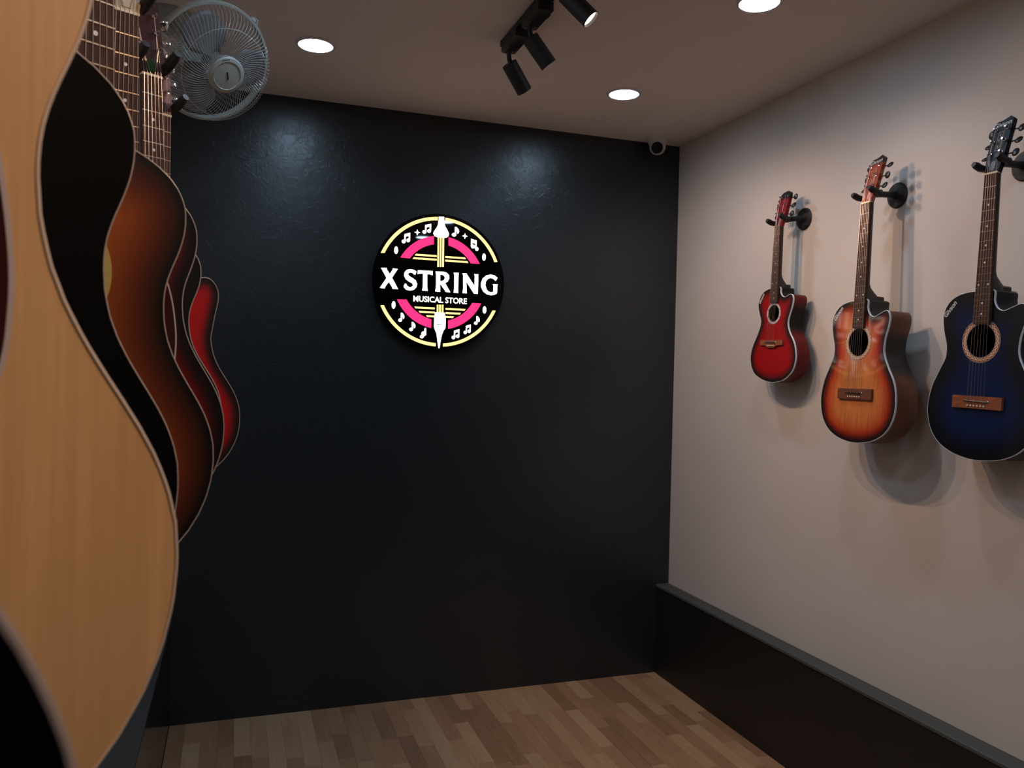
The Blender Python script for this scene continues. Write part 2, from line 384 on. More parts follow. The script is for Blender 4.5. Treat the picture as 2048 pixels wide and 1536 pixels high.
def guitar(q, label, kind, c, group=None, cat='guitar'):
    """c: dict of sizes and materials"""
    P = OUT[c['out']]; S = c.get('S', .65); nh = c.get('nh', .0215); eh = c.get('eh', .0275); jy = c['jy']; fe = c['fe']
    hc, hr = c['hole']; D = c.get('depth', .095); HL = c.get('HL', .158); hd = c.get('hd', 1.0)
    g = thing('acoustic_guitar', label, cat, frame(q), group=group)
    fy = lambda k: -S*(1-2**(-k/12)); hw = lambda y: nh + (eh-nh)*(y/fe)
    V, F, E = soundboard(P, hc, hr)
    sb = obj('soundboard', (V, F), c['top'], g, False)
    at = sb.data.attributes.new('edge', 'FLOAT', 'POINT'); at.data.foreach_set('value', E)
    # sides and back
    n = len(P); V, F = [], []
    rows = [(0, ZT-.0002), (0, ZT-.004), (0, ZT-D*.5), (0, ZT-D+.006), (.0015, ZT-D+.002), (.005, ZT-D)]
    for d, z in rows:
        R = inset(P, d); V += [(p[0], p[1], z) for p in R]
    for i in range(len(rows)-1):
        for k in range(n): F.append((i*n+k, (i+1)*n+k, (i+1)*n+(k+1) % n, i*n+(k+1) % n))
    obj('body_side', (V, F), c['side'], g)
    R = inset(P, .005); vf = prism(R[::2], ZT-D, ZT-D+.003); obj('back_plate', vf, c['side'], g, False)
    # binding
    V, F = [], []
    bw = c.get('bindw', .0007)
    for d, z in ((-.0006, ZT-.006), (-.0008, ZT+.0002), (.0002, ZT+.0009), (bw, ZT+.0008), (bw, ZT)):
        R = inset(P, d); V += [(p[0], p[1], z) for p in R]
    for i in range(4):
        for k in range(n): F.append((i*n+k, i*n+(k+1) % n, (i+1)*n+(k+1) % n, (i+1)*n+k))
    obj('binding', (V, F), c['bind'], g)
    # rosette
    ro = c['ros_r']; k = 72
    V = [(hc[0]+r*math.cos(2*math.pi*i/k), hc[1]+r*math.sin(2*math.pi*i/k), z) for r, z in ((hr, ZT+.0002), (hr, ZT+.0008), (ro, ZT+.0008), (ro, ZT)) for i in range(k)]
    F = [(a*k+i, (a+1)*k+i, (a+1)*k+(i+1) % k, a*k+(i+1) % k) for a in range(3) for i in range(k)]
    ros = obj('rosette', (V, F), c['ros'], g)
    if c.get('ros_dots'):
        for i in range(8):
            a = math.pi/8+i*math.pi/4; p = (hc[0]+(hr+ro)/2*math.cos(a), hc[1]+(hr+ro)/2*math.sin(a))
            obj('rosette_pin', lathe([(.0022, 0), (.0018, .001)], (*p, ZT+.0006), (0, 0, 1), 10), M['black_plastic'], ros)
    # fretboard
    V = []; 
    for y in (0, fe):
        V += [(-hw(y), y, -.0095), (-hw(y), y, -.0006), (-hw(y)+.0012, y, 0), (hw(y)-.0012, y, 0), (hw(y), y, -.0006), (hw(y), y, -.0095)]
    F = [(i, (i+1) % 6, 6+(i+1) % 6, 6+i) for i in range(6)] + [tuple(range(6))[::-1], tuple(range(6, 12))]
    fb = obj('fretboard', (V, F), M['rosewood'], g, False)
    kf = 1
    while fy(kf) > fe+.004:
        y = fy(kf); a = hw(y)-.0003
        obj('fret', prism([(-a, y-c.get('fw', .0009)), (a, y-c.get('fw', .0009)), (a, y+c.get('fw', .0009)), (-a, y+c.get('fw', .0009))], -.0002, .0009), c.get('fretm', M['fret']), fb, False); kf += 1
    for kd in (3, 5, 7, 9, 12, 15, 17):
        if kd >= kf: continue
        y = (fy(kd)+fy(kd-1))/2
        for x in ((-hw(y)*.62, hw(y)*.62) if kd == 12 else (0,)):
            obj('fret_marker', lathe([(.0031*c.get('dot', 1), 0), (.0030*c.get('dot', 1), .0004)], (x, y, -.0001), (0, 0, 1), 16), M['pearl'], fb)
    obj('nut', prism([(-nh, 0), (nh, 0), (nh, .0048), (-nh, .0048)], -.010, .0016), M['bone'] if not c.get('darknut') else M['black_plastic'], g, False)
    # neck
    V, F = [], []; ys = list(np.linspace(.012, jy, 26)); K = 12
    for y in ys:
        a = hw(min(y, 0)); s = max(0, min(1, 1-(y-jy)/.055)); s = s*s*(3-2*s)
        t = .0135 + .004*min(1, -min(y, 0)/.3) + s*(D*.72-.017)
        for i in range(K):
            ph = math.pi*i/(K-1); e = .75 if s < .3 else .75-.4*s
            cx, sx = math.cos(ph), math.sin(ph)
            V.append((-a*math.copysign(abs(cx)**e, cx)*(1-.25*s*sx), y, -.0095-t*sx**.8 if sx > 1e-6 else -.0095))
    m = len(ys)
    for i in range(m-1):
        for j in range(K-1): F.append((i*K+j, i*K+j+1, (i+1)*K+j+1, (i+1)*K+j))
        F.append((i*K+K-1, i*K, (i+1)*K, (i+1)*K+K-1))
    F += [tuple(range(K)), tuple((m-1)*K+j for j in range(K))[::-1]]
    obj('neck', (V, F), c.get('neckm', M['neckblack']), g)
    hb = .019
    obj('neck_heel', join(prism([(-hb, jy-.002), (hb, jy-.002), (hb, jy+.012), (hb*.8, jy+.016), (-hb*.8, jy+.016), (-hb, jy+.012)], -D*.93, -D*.55)), c.get('neckm', M['neckblack']), g, False)
    # headstock, tilted back about the nut
    ta = math.radians(c.get('tilt', 12)); ct, st = math.cos(ta), math.sin(ta)
    def tl(p): y, z = p[1]-.004, p[2]; return (p[0], .004+y*ct+z*st*.999, -y*st+z*ct)
    f_ = HL/.158
    if c.get('headshape') == 'slant':
        hp = spline([(.034*hd, .05*f_), (.036*hd, .13*f_), (.034*hd, .153*f_), (.024*hd, .1605*f_), (.006*hd, .1605*f_), (-.018*hd, .155*f_), (-.031*hd, .146*f_), (-.036*hd, .125*f_), (-.034*hd, .05*f_)], 4)
        head = [(nh+.0005, .004), (nh+.001, .012)] + [tuple(p) for p in hp] + [(-nh-.001, .012), (-nh-.0005, .004)]
    else:
        hp = [(nh+.0005, .004), (nh+.001, .012), (.033*hd, .048*f_), (.0345*hd, .152*f_), (.034*hd, .164*f_), (.022*hd, .1725*f_), (.010*hd, .1680*f_), (-.004*hd, .1635*f_), (-.016*hd, .1625*f_), (-.027*hd, .1610*f_), (-.0335*hd, .154*f_), (-.0355*hd, .140*f_), (-.033*hd, .048*f_), (-nh-.001, .012), (-nh-.0005, .004)]
        head = hp
    hs = obj('headstock', xf(prism(head, -.016, -.001), tl), c['head'], g, False)
    if not c.get('notruss'): obj('truss_cover', xf(prism([(-.008, .010), (.008, .010), (.0085, .03), (.004, .038), (-.004, .038), (-.0085, .03)], -.001, .0006), tl), c.get('truss', M['black_gloss']), hs, False)
    pegs = [.062*f_, .099*f_, .136*f_]
    for s in (-1, 1):
        for i, py in enumerate(pegs):
            px = s*.0215*hd; ex = s*.0345*hd; b = .012+.001*i
            p0 = (px, py, -.001)
            post = join(lathe([(.0052, 0), (.0052, .0015), (.003, .0018), (.0028, .010), (.0034, .011), (.0030, .0125)], p0, (0, 0, 1), 14))
            tw = random.uniform(-.9, .9); ax = (Vector((s, 0, 0)), Vector((0, math.cos(tw), math.sin(tw))), Vector((0, -math.sin(tw), math.cos(tw))))
            gear = box(s*.012 if s > 0 else -.030*hd, .030*hd if s > 0 else -.012, py-.006, py+.006, -.022, -.016)
            shaft = tube([(ex-s*.006, py, -.019), (ex+s*.009, py, -.019)], .0022, 8)
            peg = obj('tuning_peg', xf(join(post, gear, shaft), tl), M['chrome'], hs)
            kb = obj('peg_button', xf(ellipsoid((ex+s*.0185, py, -.019), .0112, .0125, .0050, ax, 14, 10), tl), c.get('peg', M['black_plastic']), hs)
    for t_ in c.get('headtext', []):
        s_, size, x, y, rotz, mm, sh = t_
        v, f = text_mesh(s_, size, .0, sh, 'CENTER', .0003); cr, sr = math.cos(rotz), math.sin(rotz)
        o = obj('lettering', xf(([(x+p[0]*cr-p[1]*sr, y+p[0]*sr+p[1]*cr, p[2]-.0002) for p in v], f), tl), mm, hs, False)
    if c.get('headbox'):
        a0, a1, b0, b1 = c['headbox']; e = .0008
        o = obj('inlay_border', xf(prism([(a0, b0), (a1, b0), (a1, b1), (a0, b1)], -.001, -.0004, [[(a0+e, b0+e), (a1-e, b0+e), (a1-e, b1-e), (a0+e, b1-e)]]), tl), M['logo_gold'], hs, False)
    # bridge, saddle, pins, strings
    by = -S-.004; bx = c.get('bridgex', 0); bw_, bh_ = c.get('bridgesz', (.164, .036)); zb = ZT
    if c.get('bridgeshape') == 'wing':
        bp = [(-bw_/2, bh_*.45), (bw_/2, bh_*.45), (bw_/2, -bh_*.25), (bw_*.28, -bh_*.28), (bw_*.12, -bh_*.62), (-bw_*.12, -bh_*.62), (-bw_*.28, -bh_*.28), (-bw_/2, -bh_*.25)]
    else: bp = [(-bw_/2, bh_/2), (bw_/2, bh_/2), (bw_/2, -bh_/2), (-bw_/2, -bh_/2)]
    br = obj('bridge', prism([(bx+x, by+y) for x, y in bp][::-1], zb, zb+.0085), c['bridge'], g, False)
    sw = .036*c.get('sp', 1)
    obj('saddle', tube([(bx-sw*1.02, by+.004, zb+.0100), (bx+sw*1.02, by+.002, zb+.0105)], .0023, 8), M['bone'] if not c.get('chromesaddle') else M['chrome'], br)
    if c.get('chromesaddle'):
        for s in (-1, 1): obj('saddle_screw', lathe([(.0042, 0), (.0042, .002), (.0025, .0032)], (bx+s*sw*1.05, by+.003, zb+.0083), (0, 0, 1), 12), M['chrome'], br)
    for i in range(6):
        t = (i-2.5)/2.5; xn = t*(nh-.0035); xs = bx+t*.0275*c.get('sp', 1)
        obj('bridge_pin', lathe([(.0018, 0), (.0027, .001), (.0024, .0032), (.0008, .004)], (xs, by-.010, zb+.0083), (0, 0, 1), 8), M['bone'], br)
        px = (-1 if i < 3 else 1)*.0215*hd; pi_ = (2-i if i < 3 else i-3); pi_ = pegs[[0, 1, 2][pi_]]
        pt = tl((px-(.003 if i < 3 else -.003)*-1, pi_, .006))
        r = [.00062, .00055, .0005, .00045, .0004, .0004][i]
        obj('string', tube([pt, (xn, .002, .0025), (xs, by+.003, zb+.0122), (xs, by-.009, zb+.009)], r, 5), M['steel'], g)
    if c.get('pick'):
        pp = spline([(.046, -.455), (.070, -.455), (.092, -.478), (.107, -.515), (.1145, -.560), (.1150, -.585), (.111, -.612), (.098, -.632), (.080, -.632), (.064, -.610), (.052, -.570), (.046, -.545)], 5, True)
        pp = [p for p in pp]
        pk = obj('pickguard', prism([tuple(p) for p in pp], ZT, ZT+.0012), M['pickguard'], g, False)
        R = resample(pp, 90); R2 = inset(R, .0022)
        obj('pickguard_edge', prism([tuple(p) for p in R], ZT, ZT+.0018, [[tuple(p) for p in R2]]), M['pickguard_border'], pk, False)
    if False: obj('strap_button', lathe([(.004, 0), (.003, .004), (.003, .008), (.006, .011), (.005, .013)], (0, P[:, 1].min()+.001, ZT-D*.5), (0, -1, 0), 12), M['chrome'], g)
    for t_ in c.get('decal', []):
        s_, size, x, y, rotz = t_
        v, f = text_mesh(s_, size, .0004, .25, 'CENTER', .0002); cr, sr = math.cos(rotz), math.sin(rotz)
        obj('decal_lettering', ([(x+p[0]*cr-p[1]*sr, y+p[0]*sr+p[1]*cr, p[2]+ZT+.0006) for p in v], f), M['logo_silver'], g, False)
    return g
def hanger(q, wallx, label, mark=True, group=None, wy=None, wz=None):
    """round wall plate, arm and padded yoke that hold a guitar under its headstock"""
    Fm = frame(q); s = 1 if wallx > q[0] else -1; nw = Vector((-s, 0, 0))
    yc = Fm @ Vector((0, .036, -.040))
    pc = Vector((wallx, yc.y if wy is None else wy, yc.z if wz is None else wz))
    t = thing('guitar_hanger', label, 'hanger', loc=tuple(pc), group=group)
    mv = lambda vf: xf(vf, lambda p: p-pc)
    pl = obj('wall_plate', mv(lathe([(.0445, .0005), (.0445, .004), (.040, .009), (.016, .012), (.0135, .016)], pc, nw, 40)), M['black_matte'], t)
    for a in (.9, 4.0):
        obj('plate_screw', mv(lathe([(.0035, 0), (.003, .0015)], pc+nw*.0075+Vector((0, math.cos(a)*.032, math.sin(a)*.032)), nw, 10)), M['black_plastic'], pl)
    if mark:
        v, f = text_mesh('Givson', .012, 0, .25, 'CENTER', .0002)
        sy = -1 if s > 0 else 1
        obj('plate_lettering', mv(([pc+nw*.0095+Vector((0, sy*p[0], p[1]-.032)) for p in v], f)), M['logo_silver'], pl, False)
    arm = tube([pc+nw*.010, pc+nw*.03, yc*.6+(pc+nw*.03)*.4, yc], [.0125, .0105, .0105, .012], 12)
    obj('arm', mv(arm), M['black_matte'], t)
    W = lambda p: Fm @ Vector(p)
    hw_ = .034
    e_ = .010 if s > 0 else 0
    yo = [(-hw_, .022, -.026), (-hw_*.8, .028, -.036), (0, .034, -.040), (hw_*.8, .028+e_, -.036), (hw_, .022+e_, -.026)]
    obj('yoke', mv(tube([W(p) for p in yo], .0078, 10)), M['black_rubber'], t)
    for sg in (-1, 1):
        pts = [(sg*hw_, .021, -.028), (sg*hw_, .022, -.010), (sg*hw_, .023, .004), (sg*hw_*.98, .028, .019), (sg*hw_*.98, .031, .029)]
        if s > 0 and sg > 0: pts = [(a, b+.014*(1 if i else .6), c_-(.010 if i > 2 else 0)) for i, (a, b, c_) in enumerate(pts)]
        if s < 0: pts = [(sg*hw_, .021, -.028), (sg*hw_, .025, -.010), (sg*hw_, .031, .008), (sg*hw_*.98, .040, .028), (sg*hw_*.98, .046, .040)]
        obj('prong', mv(tube([W(p) for p in pts], [.0085, .0100, .0106, .0106, .0078], 14)), M['black_rubber'], t)
    return t

# rosettes: printed / inlaid rings
def rosette_mat(name, hc, r0, r1, cnt, base, line, dark, kind):
    m = mat(name, base, .35, coat=.4); tc = N(m, 'ShaderNodeTexCoord'); sp = N(m, 'ShaderNodeSeparateXYZ'); lk(m, tc.outputs['Object'], sp.inputs[0])
    dx = math_(m, 'SUBTRACT', sp.outputs[0], hc[0]); dy = math_(m, 'SUBTRACT', sp.outputs[1], hc[1])
    r = math_(m, 'SQRT', math_(m, 'ADD', math_(m, 'MULTIPLY', dx, dx), math_(m, 'MULTIPLY', dy, dy)))
    th = math_(m, 'MULTIPLY', math_(m, 'ARCTAN2', dy, dx), cnt/2)
    rr = math_(m, 'DIVIDE', math_(m, 'SUBTRACT', r, r0), r1-r0)           # 0..1 across the ring
    if kind == 'chain':
        amp = math_(m, 'MULTIPLY', math_(m, 'ABSOLUTE', math_(m, 'SINE', th)), .20)
        off = math_(m, 'ABSOLUTE', math_(m, 'SUBTRACT', rr, .46))
        d = math_(m, 'ABSOLUTE', math_(m, 'SUBTRACT', off, amp))
        chain = math_(m, 'LESS_THAN', d, .075)
        inside = math_(m, 'LESS_THAN', off, amp)
        col = mixc(m, inside, base, dark); col = mixc(m, chain, col, line)
        edge = math_(m, 'GREATER_THAN', math_(m, 'ABSOLUTE', math_(m, 'SUBTRACT', rr, .5)), .36)
        tick = math_(m, 'GREATER_THAN', math_(m, 'SINE', math_(m, 'MULTIPLY', th, 10)), .2)
        col = mixc(m, edge, col, mixc(m, tick, (.20, .15, .10), (.50, .44, .34)))
    else:
        dots = math_(m, 'MULTIPLY', math_(m, 'GREATER_THAN', math_(m, 'SINE', math_(m, 'MULTIPLY', th, 4)), -.1), math_(m, 'LESS_THAN', math_(m, 'ABSOLUTE', math_(m, 'SUBTRACT', rr, .5)), .13))
        col = mixc(m, dots, base, dark)
        col = mixc(m, math_(m, 'LESS_THAN', rr, .18), col, line)
    lk(m, col, bsdf(m).inputs['Base Color']); return m
HF = (-.004, -.4765); HS = (-.006, -.346); HD = (0, -.502)
R_chain = rosette_mat('chain_rosette', HF, .0475, .0635, 28, (.26, .035, .018), (.80, .62, .42), (.22, .11, .05), 'chain')
R_white = mat('white_rosette_ring', (.55, .50, .52), .35)
R_olive = rosette_mat('olive_rosette', HD, .050, .069, 24, (.40, .32, .09), (.62, .52, .38), (.05, .03, .01), 'dots')
def headmat(name, c1, c2, y0, y1, low=None):
    m = mat(name, c1, .4, coat=.2, coat_r=.06, spec=.25); tc = N(m, 'ShaderNodeTexCoord'); sp = N(m, 'ShaderNodeSeparateXYZ'); lk(m, tc.outputs['Object'], sp.inputs[0])
    st = [(y0, c1), (y1, c2)]
    if low: st = [(.012, low), (.034, c1)] + st
    s = max(p for p, _ in st); lk(m, ramp(m, math_(m, 'DIVIDE', sp.outputs[1], s), [(p/s, c) for p, c in st]), bsdf(m).inputs['Base Color']); return m
BLK = (.006, .005, .005)
T_orange = finish('orange_sunburst_top', (.60, .20, .052), (.50, .030, .004), BLK, .015, .036, .076, .5, 7)
T_red = finish('red_sunburst_top', (.34, .002, .005), (.24, .0015, .003), BLK, .012, .028, .046, .0)
T_blue = finish('blue_sunburst_top', (.0004, .0105, .060), (.0004, .0045, .026), (.0006, .0007, .0014), .018, .050, .090, .12)
T_nat = mat('natural_spruce_top', (.6, .4, .2), .45, coat=.5, coat_r=.25)
g1 = noise(T_nat, 22, 3, .55, (9, .22, 1), .3); g2 = noise(T_nat, 5, 2, .5, (6, .5, 1))
lk(T_nat, mixc(T_nat, .5, ramp(T_nat, g1, [(.25, (.42, .24, .095)), (.75, (.62, .38, .17))]), ramp(T_nat, g2, [(.3, (.43, .245, .10)), (.7, (.60, .37, .17))])), bsdf(T_nat).inputs['Base Color'])
T_tob = finish('tobacco_sunburst_top', (.30, .075, .010), (.13, .024, .005), BLK, .010, .042, .075, .10)
T_dkred = finish('dark_red_burst_top', (.20, .006, .006), (.13, .004, .005), (.005, .004, .0035), .016, .032, .048, .0)
T_cherry = finish('cherry_red_burst_top', (.42, .005, .007), (.30, .004, .006), (.006, .005, .004), .013, .024, .036, .0)
T_black = mat('black_top', (.002, .002, .0022), .55, coat=.04, coat_r=.10, spec=.06)
T_black2 = mat('charcoal_black_top', (.008, .007, .006), .5, coat=.08, coat_r=.2, spec=.15)
def side_bands(m, hi, waist0, waist1, hi2, xc):
    """black bands on the sides at the waist and inside the cutaway"""
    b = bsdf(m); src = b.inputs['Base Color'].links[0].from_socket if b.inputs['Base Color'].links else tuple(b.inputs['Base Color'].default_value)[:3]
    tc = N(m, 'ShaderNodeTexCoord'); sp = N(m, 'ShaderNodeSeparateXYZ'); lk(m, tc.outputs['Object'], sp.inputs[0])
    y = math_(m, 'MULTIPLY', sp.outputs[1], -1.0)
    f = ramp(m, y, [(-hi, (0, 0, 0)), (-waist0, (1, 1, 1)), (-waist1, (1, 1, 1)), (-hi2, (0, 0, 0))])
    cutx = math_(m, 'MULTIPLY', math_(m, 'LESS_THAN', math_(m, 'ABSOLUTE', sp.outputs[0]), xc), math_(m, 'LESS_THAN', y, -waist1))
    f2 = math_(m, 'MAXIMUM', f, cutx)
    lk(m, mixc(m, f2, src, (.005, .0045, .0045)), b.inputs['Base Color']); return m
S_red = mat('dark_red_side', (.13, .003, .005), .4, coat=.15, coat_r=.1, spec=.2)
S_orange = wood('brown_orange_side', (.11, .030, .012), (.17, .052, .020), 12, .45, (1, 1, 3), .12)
side_bands(S_red, -.305, -.335, -.405, -.440, .075); side_bands(S_orange, -.435, -.470, -.565, -.610, .090)
S_blk = mat('black_side', (.005, .005, .006), .4, coat=.2, coat_r=.1, spec=.2)
S_nat = wood('mahogany_side', (.010, .006, .005), (.016, .009, .007), 12, .35, (1, 1, 3), .4)
S_marn = mat('maroon_side', (.055, .008, .006), .3, coat=.6, coat_r=.1)

full = dict(out='full', jy=-.332, fe=-.428, hole=(HF, .0475), ros_r=.0635, ros=R_chain, bind=M['silver_bind'], depth=.092, chromesaddle=True, bridgex=.0, eh=.0265, hd=.85, tilt=14, fw=.0006, fretm=M['fret_dull'])
PO = [2.0302, 2.2278, .6065, 3.172, .0397, -.0022]; PB = [2.0307, 1.7455, .5975, 3.1476, .0205, -.0218]; PR = [2.0694, 2.754, .6105, 3.1339, .02, -.0174]
H_or = headmat('orange_headstock', (.30, .045, .012), BLK, .134, .142)
bsdf(H_or).inputs['Coat Weight'].default_value = 1.0; bsdf(H_or).inputs['Coat Roughness'].default_value = .04
H_rd = headmat('red_headstock', (.20, .006, .010), BLK, .112, .124)
H_bl = mat('dark_blue_headstock', (.002, .003, .007), .45, coat=.10, coat_r=.05, spec=.15)
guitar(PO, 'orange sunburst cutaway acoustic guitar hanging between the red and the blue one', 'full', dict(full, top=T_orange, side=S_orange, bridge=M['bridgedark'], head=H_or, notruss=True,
    headtext=[('Givson', .0205, -.002, .1445, .10, M['logo_silver'], .2), ('1', .013, .0, .1135, 0, M['logo_gold'], 0), ('9', .013, -.0, .0950, 0, M['logo_gold'], 0), ('5', .013, -.0, .0765, 0, M['logo_gold'], 0)],
    headbox=(-.0075, .0075, .070, .128), decal=[('Givson', .0205, -.108, -.377, math.radians(50))]))
guitar(PB, 'dark blue cutaway acoustic guitar with reddish bridge, largest on the light wall', 'full', dict(full, top=T_blue, side=S_blk, bridge=M['bridgewood'], head=H_bl,
    headtext=[('Givson', .0205, -.002, .1445, .10, M['logo_silver'], .2), ('1', .013, .0, .1135, 0, M['logo_gold'], 0), ('9', .013, -.0, .0950, 0, M['logo_gold'], 0), ('5', .013, -.0, .0765, 0, M['logo_gold'], 0)],
    headbox=(-.0075, .0075, .070, .128), decal=[('Givson', .0205, -.113, -.385, math.radians(50))]))
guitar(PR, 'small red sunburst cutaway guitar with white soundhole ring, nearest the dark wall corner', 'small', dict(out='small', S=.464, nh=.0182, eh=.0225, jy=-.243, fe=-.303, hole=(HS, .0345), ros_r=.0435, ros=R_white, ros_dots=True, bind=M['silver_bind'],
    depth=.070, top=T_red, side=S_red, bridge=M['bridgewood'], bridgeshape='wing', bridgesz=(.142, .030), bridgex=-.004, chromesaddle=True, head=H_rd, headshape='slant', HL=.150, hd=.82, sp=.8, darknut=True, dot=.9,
    fw=.0006, fretm=M['fret_dull'], decal=[('Givson', .0165, -.086, -.285, math.radians(58))]))
HG = 'guitar hangers on the light wall'
hanger(PO, XW, 'black round hanger plate and arm behind the orange sunburst guitar', group=HG, wy=2.235, wz=.647+EYE)
hanger(PB, XW, 'black round hanger plate and arm behind the dark blue guitar at the frame edge', group=HG, wy=1.752, wz=.637+EYE)
hanger(PR, XW, 'black round hanger plate and arm behind the small red guitar', group=HG, wy=2.722, wz=.649+EYE)

dr = dict(out='dread', jy=-.36, fe=-.452, hole=(HD, .050), ros_r=.062, bind=M['brown_bind'], depth=.098, bridge=M['bridgedark'], neckm=M['neckblack'], HL=.160)
R_blk = mat('plain_dark_rosette', (.03, .02, .02), .4)
LG = 'guitars in a row along the left wall'; LH = 'guitar hangers along the left wall'
LEFT = [
 ([-.155, .0155, .600, .915, -.040, .000], 'black guitar right beside the camera, only its lower rim seen at bottom left', dict(top=T_black, side=S_blk, head=M['black_gloss'], ros=R_blk, bindw=.0010, bind=M['brown_bind'])),
 ([-.167, .280, .604, .939, -.034, .008], 'large natural blond wood acoustic guitar, nearest complete body in the left row', dict(top=T_nat, side=S_nat, head=M['black_gloss'], ros=R_blk, bind=M['cream'], pick=True, bindw=.0008)),
 ([-.180, .573, .599, .936, -.042, .006], 'plain glossy black guitar body hanging right behind the natural blond one', dict(top=T_black, side=S_blk, head=M['black_gloss'], ros=R_blk, bindw=.0007)),
 ([-.158, .840, .590, .975, -.054, .003], 'tobacco brown sunburst guitar with olive rosette, behind the plain black one', dict(top=T_tob, side=S_marn, head=M['black_gloss'], ros=R_olive, ros_r=.069, bindw=.0010)),
 ([-.169, 1.101, .606, .953, -.022, .020], 'dark red and black burst guitar with edged pickguard, fourth body after the blond one', dict(top=T_dkred, side=S_marn, head=M['black_gloss'], ros=R_blk, pick=True, bindw=.0011)),
 ([-.188, 1.551, .607, 1.113, -.053, .016], 'charcoal black guitar with pale headstock, thin sliver before the cherry red one', dict(top=T_black2, side=S_blk, head=M['tanwood'], truss=M['tanwood'], ros=R_blk, bindw=.0015)),
 ([-.169, 1.800, .584, .981, .027, .025], 'cherry red cutaway guitar with black rim, last visible body of the left row', dict(out='dreadcut', top=T_cherry, side=S_marn, head=mat('maroon_headstock', (.026, .002, .004), .4, coat=.15), peg=M['chrome'], truss=mat('green_plate', (.003, .045, .012), .25, coat=.5), ros=R_blk, bindw=.0015)),  # truss cover coloured dark green
 ([-.172, 2.090, .590, .950, -.030, .010], 'farthest guitar of the left row, only a neck and red headstock showing', dict(top=T_black2, side=S_blk, head=mat('red_far_headstock', (.09, .005, .005), .4, coat=.15), peg=M['chrome'], ros=R_blk, hd=.82)),
]
for i, (q, lab, c) in enumerate(LEFT):
    guitar(q, lab, 'dread', dict(dr, **c), group=LG)
    hl = ['hanger holding the nearest black guitar beside the camera', 'hanger holding the natural blond guitar', 'hanger holding the plain black guitar behind the blond one', 'hanger holding the tobacco brown guitar',
          'hanger holding the dark red burst guitar', 'hanger holding the charcoal guitar with the pale headstock', 'black padded hanger fork gripping the maroon headstock in front of the fan', 'lower black padded hanger fork in front of the fan cage'][i]
    hanger(q, XL, hl, False, LH)

# ------------------------------------------------------------------ round lit sign on the dark wall
SC = Vector((.895, YW-.05, .4125+EYE))
m_tube = mat('black_sign_edge', (.010, .010, .011), .22, coat=.6)
m_y = mat('lit_amber', (1, .75, .35), .4, emit=(1.0, .62, .16), es=2.3)
m_wt = mat('lit_white', (1, .95, .9), .4, emit=(1.0, .90, .80), es=4.0)
m_pk = mat('lit_pink', (1, .05, .2), .4, emit=(1.0, .022, .16), es=1.25)
sg = thing('round_sign', 'round black illuminated sign reading X STRING MUSICAL STORE on the dark wall', 'sign', loc=tuple(SC+Vector((0, .05, 0))))
def sxy(vf, dz=0): return [(p[0], -.05-p[2]-dz, p[1]) for p in vf[0]], [tuple(reversed(f)) for f in vf[1]]
R = .3165
obj('sign_case', lathe([(R*.995, -.0495), (R, -.047), (R, -.0035), (R*.997, 0.0)], (0, -.05, 0), (0, -1, 0), 128), m_tube, sg)
V = [(R*.994*math.cos(2*math.pi*i/128), R*.994*math.sin(2*math.pi*i/128)) for i in range(128)]
obj('sign_face', sxy(prism(V, -.0002, .0025)), M['black_acrylic'], sg, False)
TH = .0042; Z0 = .0018
def flat(name, pts, m, holes=()): return obj(name, sxy(prism([(a/1000, b/1000) for a, b in pts], Z0, TH, [[(a/1000, b/1000) for a, b in h] for h in holes])), m, sg, False)
def arc(r0, r1, a0, a1, a0b=None, a1b=None, n=30):
    a0b = a0 if a0b is None else a0b; a1b = a1 if a1b is None else a1b
    o = [(r1*math.cos(math.radians(a0+(a1-a0)*i/n)), r1*math.sin(math.radians(a0+(a1-a0)*i/n))) for i in range(n+1)]
    return o + [(r0*math.cos(math.radians(a1b+(a0b-a1b)*i/n)), r0*math.sin(math.radians(a1b+(a0b-a1b)*i/n))) for i in range(n+1)]
flat('outer_arc', arc(285.5, 300.5, 93.3, 157.4, 93.4, 155.8), m_y); flat('outer_arc', arc(285.8, 300, 21.8, 86.3, 22.6, 86.1), m_y)
flat('outer_arc', arc(285.8, 300.5, 202.8+1.2, 267.4, 204.4+.6, 267.2), m_y); flat('outer_arc', arc(286.5, 301, 274.2, 336.3, 274.3, 335.0), m_y)
flat('pink_arc', arc(175, 213, 99.0, 151.7, 100.8, 145.2), m_pk); flat('pink_arc', arc(176, 213.5, 26.8, 80.1, 32.9, 77.7), m_pk)
flat('pink_arc', arc(179, 219, 204.7, 260.3, 210, 258.2), m_pk); flat('pink_arc', arc(182.5, 221.5, 281.5, 335.9, 283.7, 330.6), m_pk)
for a, b, y in [(-121, -17.5, 118.7), (-131, -17.5, 102.1), (23.5, 123, 117.8), (23.5, 135, 100.8), (-118, -22, -124.2), (-97, -22, -143.1), (-62, -23, -161.6), (30, 127, -124), (31, 104, -143.4), (31, 71, -161.3)]:
    e = 5 if abs(a) > abs(b) else 0; e2 = 5 if abs(b) > abs(a) else 0
    flat('string_bar', [(a+(e if y < 0 else 0), y-3.9), (b-(e2 if y < 0 else 0), y-3.9), (b-(e2 if y > 0 else 0), y+3.9), (a+(e if y > 0 else 0), y+3.9)], m_y)
SPEAR = [(-12.5, 302.1), (13.5, 303.3), (15.1, 275.4), (19.5, 259.5), (29.5, 244.0), (38.0, 228.5), (37.3, 216.7), (27.5, 208.1), (15.9, 206.0), (1.5, 205.9), (-17.5, 206.7), (-30.7, 211.4), (-36.0, 223.8), (-30.1, 237.0), (-19.7, 251.7), (-14.1, 266.1), (-12.2, 287.1)]
flat('neck_emblem', SPEAR[::-1], m_wt)
